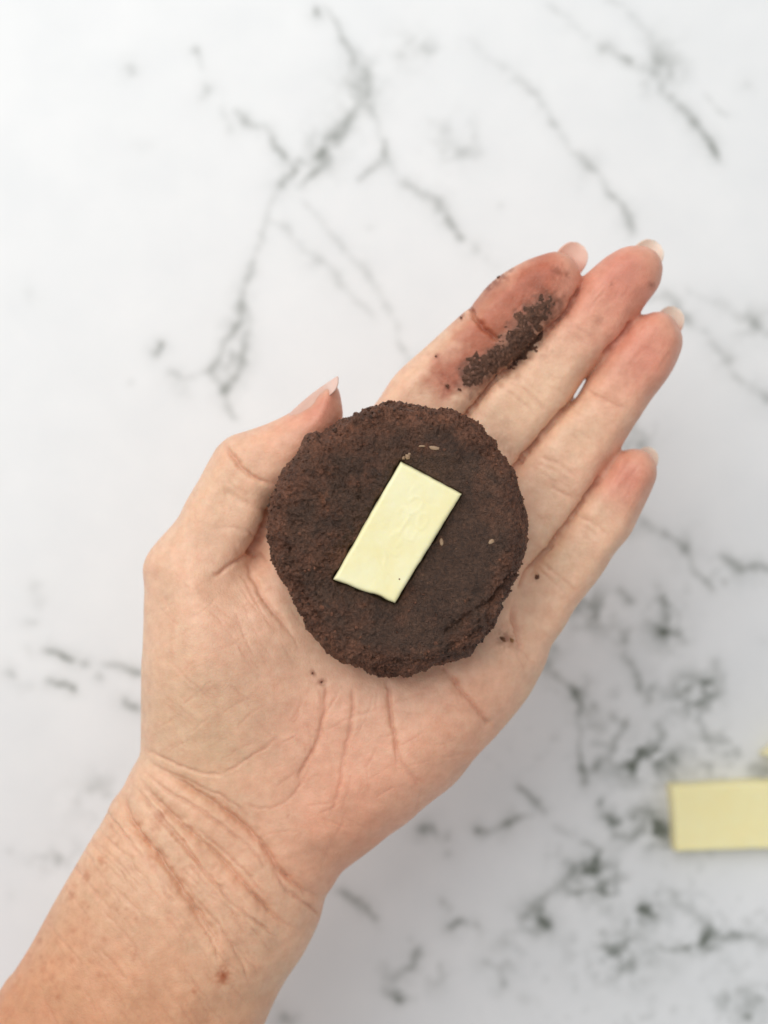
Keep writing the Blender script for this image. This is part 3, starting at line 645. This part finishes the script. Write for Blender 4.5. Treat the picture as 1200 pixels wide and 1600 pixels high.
def build_dough():
    oc = closed(DOUGH_OUT, 6); w = np.array([P(a, b, 94) for a, b in oc]); c = np.array(P(*DC, 94))
    ang = np.arctan2(w[:, 1]-c[1], w[:, 0]-c[0]); rad = np.hypot(*(w-c).T); o = np.argsort(ang); ang, rad = ang[o], rad[o]
    nth = 900; th = np.linspace(-math.pi, math.pi, nth, endpoint=False)
    R = np.interp(th, ang, rad, period=2*math.pi)-.35
    # profile: (radius share, height), arc-length spaced
    prof = [(0.002, ZD1)]+[(s, ZD1-1.0*s**2.2) for s in np.linspace(.02, .80, 110)]
    prof = np.array(prof+[(.80+.20*math.sin(a)**.9, ZD1-.63-8.0*(1-math.cos(a))) for a in np.linspace(.04, math.pi/2, 42)]
                    +[(1.0-.16*(1-math.cos(a)), ZD1-8.6-9.5*math.sin(a)) for a in np.linspace(.05, math.pi/2, 34)]+[(.7, ZD0-.1), (.35, ZD0-.1), (.002, ZD0-.1)])
    npf = len(prof)
    X = c[0]+np.cos(th)[None, :]*R[None, :]*prof[:, :1]; Y = c[1]+np.sin(th)[None, :]*R[None, :]*prof[:, :1]
    Z = np.repeat(prof[:, 1:], nth, 1)
    s = np.repeat(prof[:, :1], nth, 1)
    du = np.gradient(np.stack([X, Y, Z], -1), axis=0); dv = np.stack([np.roll(A, -1, 1)-np.roll(A, 1, 1) for A in (X, Y, Z)], -1)
    nn = np.cross(du, dv); nn /= np.linalg.norm(nn, axis=-1, keepdims=True)+1e-9
    if nn[5, 0, 2] < 0: nn = -nn
    u = 600+X/((HC-Z)/D*PX); v = 800-Y/((HC-Z)/D*PX)
    # how crumbly: rough at the rim, pressed smooth around and right of the chocolate
    smooth = np.clip(1.15*np.exp(-(((u-700)/95)**2+((v-860)/120)**2))+.75*np.exp(-(((u-690)/70)**2+((v-735)/40)**2))+.6*np.exp(-(((u-620)/110)**2+((v-985)/38)**2))+.45*np.exp(-(((u-540)/70)**2+((v-760)/90)**2)), 0, 1)
    rim = sstep(.74, .95, s); left = np.exp(-(((u-500)/110)**2+((v-790)/150)**2)); rough = np.clip(.42-.34*smooth+.28*left+.52*rim*np.clip(.8+.8*noise(X/7, Y/7, 0, 91), .25, 1.5), .07, 1.25)*np.where(Z < ZD0+.3, .2, 1)
    n1 = fbm(X/6.5, Y/6.5, Z/6.5, 3, 2); n2 = clump(X, Y, Z, 1.7)-.55; n3 = clump(X+9, Y, Z, .85)-.55; n4 = noise(X/.5, Y/.5, Z/.5, 12)
    n2b = np.abs(noise(X/3.2, Y/3.2, Z/3.2, 27))
    disp = .60*n1+.25*noise(X/2.6, Y/2.6, Z/2.6, 95)*(1-.6*smooth)+rough*(.42*n2+.34*n3+.22*n4+.75*(n2b-.4)+.5*noise(Y/2.3+X/4, X/2.3-Z/3, Z/2.3, 71)+.22*noise(X/.3+Y/.7, Y/.3, Z/.3, 72))
    pits = np.clip(noise(X/1.1, Y/1.1, Z/1.1, 33)-.45, 0, 1)*rough; disp -= 1.3*pits
    # cracks at the lower right rim
    for a, b, dd in (((795,905),(775,935),1.6),((775,935),(748,950),1.0),((700,985),(735,960),.9),((600,1030),(570,1015),.5),((525,985),(545,1000),.5),((790,760),(775,745),.5)):
        d, t = seg_d(u+3*noise(u/5, v/5, 0, 8), v+3*noise(u/5, v/5, 0, 9), a, b); disp -= dd*np.exp(-(d/4.5)**2)
    Xn, Yn, Zn = X+nn[..., 0]*disp, Y+nn[..., 1]*disp, Z+nn[..., 2]*disp
    # bed of the chocolate: pressed down, with a lip
    topm = (np.arange(npf) < 130)[:, None]
    d = poly_sdf(Xn, Yn, CHW)
    Zn = np.where(topm, Zn-2.4*sstep(.55, -.05, d+.35*noise(X/2, Y/2, 0, 44))-.7*np.exp(-(np.maximum(d, 0)/3.0)**2), Zn)
    Zn = np.where(topm, Zn-.8*np.exp(-(((u-690)/40)**2+((v-735)/24)**2)), Zn)
    red = np.clip(.24+.50*rim+.35*fbm(X/3.5, Y/3.5, Z/3.5, 55, 3)-.45*smooth, 0, 1)[..., None]
    C = DCOLD*(1-red)+DCOLR*red
    for (x, y, rx, ry, a) in ((505,780,10,14,.5),(523,832,14,7,.5),(545,700,10,7,.4),(660,700,18,8,.35),(690,848,4,8,.5),(550,755,6,4,.4),(515,740,10,8,.4),(735,690,8,12,.3)):
        m = (a*np.exp(-(((u-x)/rx)**2+((v-y)/ry)**2))*np.clip(.6+.8*noise(u/5, v/5, 0, 66), 0, 1.3))[..., None]*topm[..., None]; C = C*(1-np.clip(m, 0, 1))+np.array([.22, .085, .04])*np.clip(m, 0, 1)
    idx = np.arange(npf*nth).reshape(npf, nth); nx = np.roll(idx, -1, 1)
    F = np.stack([idx[:-1], idx[1:], nx[1:], nx[:-1]], -1).reshape(-1, 4)
    V_ = np.stack([Xn, Yn, Zn], -1).reshape(-1, 3)
    return V_, F, C.reshape(-1, 3), c
dv_, df_, dc_, dcen = build_dough()
dough = mesh_obj('dough_round', dv_, df_, M_DOUGH, cols=dc_, origin=(*dcen, ZD0))
tag(dough, 'flattened round of dark brown chocolate cookie dough lying in the palm', 'cookie dough')
DBVH = BVHTree.FromPolygons(dv_.tolist(), df_.tolist())
def dough_at(px, py):
    d = Vector(((px-600)*PX, (800-py)*PX, -D)).normalized()
    h = DBVH.ray_cast(Vector((0, 0, HC)), d); return h[0], h[1]

def chip(center, size, rnd, flat=.6):            # an irregular crumb: vertices and faces
    bm = bmesh.new(); bmesh.ops.create_icosphere(bm, subdivisions=1, radius=1.0)
    sc = [size*rnd.uniform(.6, 1.25), size*rnd.uniform(.6, 1.25), size*flat*rnd.uniform(.7, 1.2)]; a = rnd.uniform(0, 6.28); ca, sa = math.cos(a), math.sin(a)
    vs = []
    for v in bm.verts:
        k = rnd.uniform(.72, 1.28); x, y, z = v.co.x*sc[0]*k, v.co.y*sc[1]*k, v.co.z*sc[2]*k
        vs.append((center[0]+x*ca-y*sa, center[1]+x*sa+y*ca, center[2]+z))
    fs = [tuple(v.index for v in f.verts) for f in bm.faces]; bm.free(); return vs, fs
rnd = random.Random(21); CV, CF, CC = [], [], []
pts = closed(DOUGH_OUT, 6)
for i in range(520):                            # loose crumbs clinging to the rim and the upper face
    t = rnd.random()
    p = pts[rnd.randrange(len(pts))]; f = 1-abs(rnd.gauss(0, .07)) if t < .75 else rnd.uniform(.45, .98)
    q = (DC[0]+(p[0]-DC[0])*f, DC[1]+(p[1]-DC[1])*f)
    h, n = dough_at(*q)
    if h is None: continue
    d = poly_sdf(np.array([h.x]), np.array([h.y]), CHW)[0]
    if d < 2.5 or math.hypot(q[0]-710, q[1]-850) < 70: continue
    vs, fs = chip((h.x+n.x*.1, h.y+n.y*.1, h.z+.05), rnd.uniform(.18, .5)*(1.5 if rnd.random() < .06 else 1), rnd, .7)
    b = len(CV); CV += vs; CF += [tuple(b+k for k in f_) for f_ in fs]
    r = rnd.random(); CC += [tuple(DCOLD*(1-r)+DCOLR*r*1.15)]*len(vs)
cb = mesh_obj('crumb', CV, CF, M_DOUGH, dough, smooth=False, cols=np.array(CC), origin=(*dcen, ZD0)); cb['kind'] = 'stuff'
for (x, y, sx, sy, a) in ((679,700,8,3.0,-.1),(768,846,5,3.4,.6),(660,697,6,1.6,0),(553,1050,4,2.5,0),(690,847,3,6,.1)):
    h, n = dough_at(x, y)
    if h is None: continue
    bm = bmesh.new(); bmesh.ops.create_icosphere(bm, subdivisions=2, radius=1.0); vs = []
    for v in bm.verts:
        k = 1+.25*float(noise(v.co.x*2+x, v.co.y*2, v.co.z*2)); X_, Y_, Z_ = v.co.x*sx*PX*k, v.co.y*sy*PX*k, v.co.z*.28*k
        vs.append((h.x+X_*math.cos(a)-Y_*math.sin(a), h.y+X_*math.sin(a)+Y_*math.cos(a), h.z-.04+Z_))
    fs = [tuple(v.index for v in f.verts) for f in bm.faces]; bm.free()
    mesh_obj('oat_fleck', vs, fs, M_FLECK, dough, origin=tuple(h))

# ------------------------------------------------------------------ white chocolate
def slab(name, quad, zt, thick, mat, round_=.55, wob=.12, strokes=(), seed=0, dent=None, res=.26):
    """a moulded piece of chocolate: corners in mm (clockwise from the upper left), softly rounded top edges, raised lettering strokes"""
    q = np.array(quad, float); n1 = int(np.linalg.norm(q[1]-q[0])/res); n2 = int(np.linalg.norm(q[3]-q[0])/res)
    s = np.linspace(0, 1, n1); t = np.linspace(0, 1, n2)
    s = .5-.5*np.cos(np.pi*s)*(.5+.5*np.abs(np.cos(np.pi*s))**.3); t = t
    S_, T_ = np.meshgrid(s, t)
    B = lambda S, T: (q[0]*((1-S)*(1-T))[..., None]+q[1]*(S*(1-T))[..., None]+q[2]*(S*T)[..., None]+q[3]*((1-S)*T)[..., None])
    XY = B(S_, T_); c = q.mean(0)
    d = -poly_sdf(XY[..., 0], XY[..., 1], q)
    off = wob*np.stack([fbm(XY[..., 0]/2.6, XY[..., 1]/2.6, 0, seed+1, 3), fbm(XY[..., 0]/2.6, XY[..., 1]/2.6, 0, seed+2, 3)], -1)*np.exp(-d/1.2)[..., None]
    if dent is not None:
        e = np.hypot(XY[..., 0]-dent[0], XY[..., 1]-dent[1]); off += ((c-np.array(dent[:2]))/np.linalg.norm(c-np.array(dent[:2])))*(.45*np.exp(-(e/1.8)**2))[..., None]
    XYo = XY+off
    e = np.clip(d/round_, 0, 1); Z = zt-round_*(1-np.sqrt(np.clip(1-(1-e)**2, 0, 1)))+.05*fbm(XY[..., 0]/3, XY[..., 1]/3, 0, seed+5, 2)*np.clip(d, 0, 1)
    Z = Z-.16*np.clip(d/6, 0, 1)
    for st, amp, w in strokes:
        m = np.full(Z.shape, 1e9)
        for a, b in zip(st[:-1], st[1:]): m = np.minimum(m, seg_d(XY[..., 0], XY[..., 1], a, b)[0])
        Z += amp*np.exp(-(m/w)**2)
    ny, nx = Z.shape; V_ = [np.stack([XYo[..., 0], XYo[..., 1], Z], -1).reshape(-1, 3)]; idx = np.arange(nx*ny).reshape(ny, nx)
    F = [np.stack([idx[1:, :-1], idx[1:, 1:], idx[:-1, 1:], idx[:-1, :-1]], -1).reshape(-1, 4)]
    ring = np.concatenate([idx[0, :], idx[1:, -1], idx[-1, -2::-1], idx[-2:0:-1, 0]]); rp = V_[0][ring]; m = len(ring); base = nx*ny; prev = ring
    for k, z in enumerate(np.linspace(zt-round_, zt-thick, 7)[1:]):
        p = rp.copy(); p[:, 2] = z
        p[:, :2] += .06*wob/.12*np.stack([noise(p[:, 0]/.9, p[:, 1]/.9, z, seed+8), noise(p[:, 0]/.9, p[:, 1]/.9, z, seed+9)], -1)
        p[:, :2] += (p[:, :2]-c)/np.linalg.norm(p[:, :2]-c, axis=1, keepdims=True)*(.10*k)
        V_.append(p); cur = base+np.arange(m); base += m
        F.append(np.stack([prev, np.roll(prev, -1), np.roll(cur, -1), cur], -1)); prev = cur
    V_.append(np.array([[c[0], c[1], zt-thick]])); Fl = [tuple(f) for f in np.vstack(F)]+[(int(prev[i]), int(prev[(i+1) % m]), base) for i in range(m)]
    return mesh_obj(name, np.vstack(V_), Fl, mat, origin=(c[0], c[1], zt-thick))
def on_piece(pts):                               # pixels of the dough's piece -> mm
    return [P(a, b, 103.5) for a, b in pts]
ST = [(on_piece(spline(p, 5)), a, w) for p, a, w in (
 ([(640,782),(652,776),(661,783),(655,796),(641,803),(634,797)], .09, .28), ([(622,800),(633,792),(640,806),(630,822),(622,835)], .09, .28),
 ([(655,806),(663,802),(668,812),(660,826),(652,822),(656,808)], .08, .26), ([(612,838),(622,830),(628,842),(619,855)], .08, .28), ([(640,826),(634,840),(644,844),(650,832)], .07, .26),
 ([(596,850),(603,868),(600,885),(606,896)], .09, .28), ([(588,868),(594,888),(600,902)], .08, .26), ([(606,858),(617,868),(626,860)], .07, .26), ([(648,762),(642,770),(646,778)], .07, .26))]
piece = slab('white_chocolate_piece', CHW, 104.1, 5.7, M_CHOC, .85, .07, ST, 3, dent=P(588,938,103.5))
tag(piece, 'cream coloured white chocolate piece pressed into the middle of the dark dough', 'chocolate')
ZB = 6.5
bar = slab('white_chocolate_bar', [P(1050,1229,ZB), P(1282,1221,ZB), P(1288,1323,ZB), P(1057,1331,ZB)], ZB, ZB, M_BAR, .9, .10, (), 13)
tag(bar, 'yellowish white chocolate bar lying flat on the marble at the right edge', 'chocolate')
shard = slab('white_chocolate_shard', [P(1194,1181,6), P(1280,1118,6), P(1350,1165,6), P(1270,1196,6)], 6.0, 6.0, M_CHOC, .9, .12, (), 23)
tag(shard, 'white chocolate corner just peeking in above the bar at the right edge', 'chocolate')

vs, fs = chip((*P(624, 905, 104), 104.0), .2, random.Random(2), .5)
tag(mesh_obj('dough_crumb', vs, fs, M_DOUGH, smooth=False, cols=np.tile(np.array([.25, .09, .04]), (len(vs), 1)), origin=vs[0]), 'tiny brown crumb on the lower end of the white chocolate piece', 'crumb')
# tiny white shaving above the piece
h, n = dough_at(637, 714)
vs, fs = [], []
for (ox, oy, s) in ((0, 0, .75), (-.9, -.15, .5), (.35, .6, .35)):
    a, b = chip((h.x+ox, h.y+oy, h.z+.25), s, random.Random(int(s*100)), .6); k = len(vs); vs += a; fs += [tuple(k+i for i in f) for f in b]
tag(mesh_obj('chocolate_shaving', vs, fs, M_FLECK, smooth=False, origin=tuple(h)), 'tiny white chocolate shaving on the dough just above the top corner of the piece', 'chocolate')

# ------------------------------------------------------------------ smear and crumbs on the skin
def build_smear():
    ctr = spline([(732,594),(742,580),(765,566),(785,556),(805,540),(822,520),(830,500),(848,480),(856,474)], 5)
    wid = np.interp(np.linspace(0, 1, len(ctr)), [0, .12, .3, .5, .7, .85, 1], [10, 21, 19, 25, 24, 17, 8])
    step = 1.35; gx = np.arange(700, 884, step); gy = np.arange(445, 625, step); U, V = np.meshgrid(gx, gy)
    best = np.full(U.shape, -1e9)
    for i in range(len(ctr)-1):
        d, t = seg_d(U, V, ctr[i], ctr[i+1]); best = np.maximum(best, 1-d/(wid[i]+(wid[i+1]-wid[i])*t))
    x, y = U*PX, V*PX
    f = best+.10+.42*fbm(x/1.2, y/1.2, 0, 121, 3)
    # thin splashes by the edge
    for (a, b, r) in ((757,452,5),(777,433,6),(768,441,4),(721,497,5),(871,424,7),(700,603,5),(712,598,3)):
        f = np.maximum(f, .55-np.hypot(U-a, (V-b)*1.3)/r*.8+.15*noise(x/.7, y/.7, 0, 131))
    hgt = np.clip(f, 0, 1)**.8*(.28+.24*(clump(x, y, 0, 1.3)-.5)+.3*noise(x/.5, y/.5, 0, 141))
    keep = f > 0; idx = -np.ones(U.shape, int); vs, cs = [], []
    for i, j in np.argwhere(keep):
        s, n = skin_at(U[i, j], V[i, j])
        if s is None: keep[i, j] = False; continue
        idx[i, j] = len(vs); hh = max(hgt[i, j], .02)-.06; vs.append((s.x+n.x*hh, s.y+n.y*hh, s.z+n.z*hh))
        r = min(1, max(0, .35+.5*float(f[i, j] < .25))); cs.append(np.array([.098, .052, .034])*(1-r)+DCOLR*r)
    k = keep[:-1, :-1] & keep[1:, :-1] & keep[1:, 1:] & keep[:-1, 1:]
    fs = [(idx[i, j], idx[i+1, j], idx[i+1, j+1], idx[i, j+1]) for i, j in np.argwhere(k)]
    v = np.array(vs); s, n = skin_at(800, 540)
    o = mesh_obj('dough_smear', v, np.array(fs), M_DOUGH, cols=np.array(cs), origin=tuple(s))
    tag(o, 'dark brown dough smeared along the pad of the index finger', 'dough smear')
build_smear()
def crumb_at(px, py, size, label, parts=3, pale=0.0):
    s, n = skin_at(px, py)
    if s is None: return
    r = random.Random(int(px*7+py)); vs, fs = [], []
    for i in range(parts):
        a, b = chip((s.x+r.uniform(-1, 1)*size*.8*(i > 0), s.y+r.uniform(-1, 1)*size*.8*(i > 0), s.z+size*.2), size*(1 if i == 0 else r.uniform(.4, .7)), r, .6)
        k = len(vs); vs += a; fs += [tuple(k+q for q in f) for f in b]
    c = DCOLR*(1-pale)+np.array([.5, .27, .12])*pale
    o = mesh_obj('dough_crumb', vs, fs, M_DOUGH, smooth=False, cols=np.tile(c, (len(vs), 1)), origin=tuple(s))
    tag(o, label, 'crumb', 'dough crumbs stuck to the skin')
crumb_at(838, 902, .75, 'curved dark crumb on the base of the little finger', 4)
crumb_at(786, 999, .7, 'rust coloured crumb below the dough beside the little finger crease', 4, .25)
crumb_at(800, 1001, .6, 'pale orange crumb at the inner root of the little finger', 4, .9)
crumb_at(502, 1066, .28, 'tiny reddish crumb on the palm below the lower left of the dough', 2)
crumb_at(488, 1052, .2, 'smallest dark speck on the palm by the lower left dough edge', 1)
crumb_at(699, 603, .7, 'dark crumb on the index finger between smear and dough', 3)
crumb_at(718, 609, .45, 'small crumb on the index finger just below the smear', 3)
crumb_at(681, 557, .35, 'lone speck near the outer edge of the index finger', 1)
crumb_at(779, 434, .6, 'crumb on the outer edge of the index fingertip', 3)
crumb_at(721, 497, .5, 'crumb on the outer edge of the index finger at its last joint', 2)
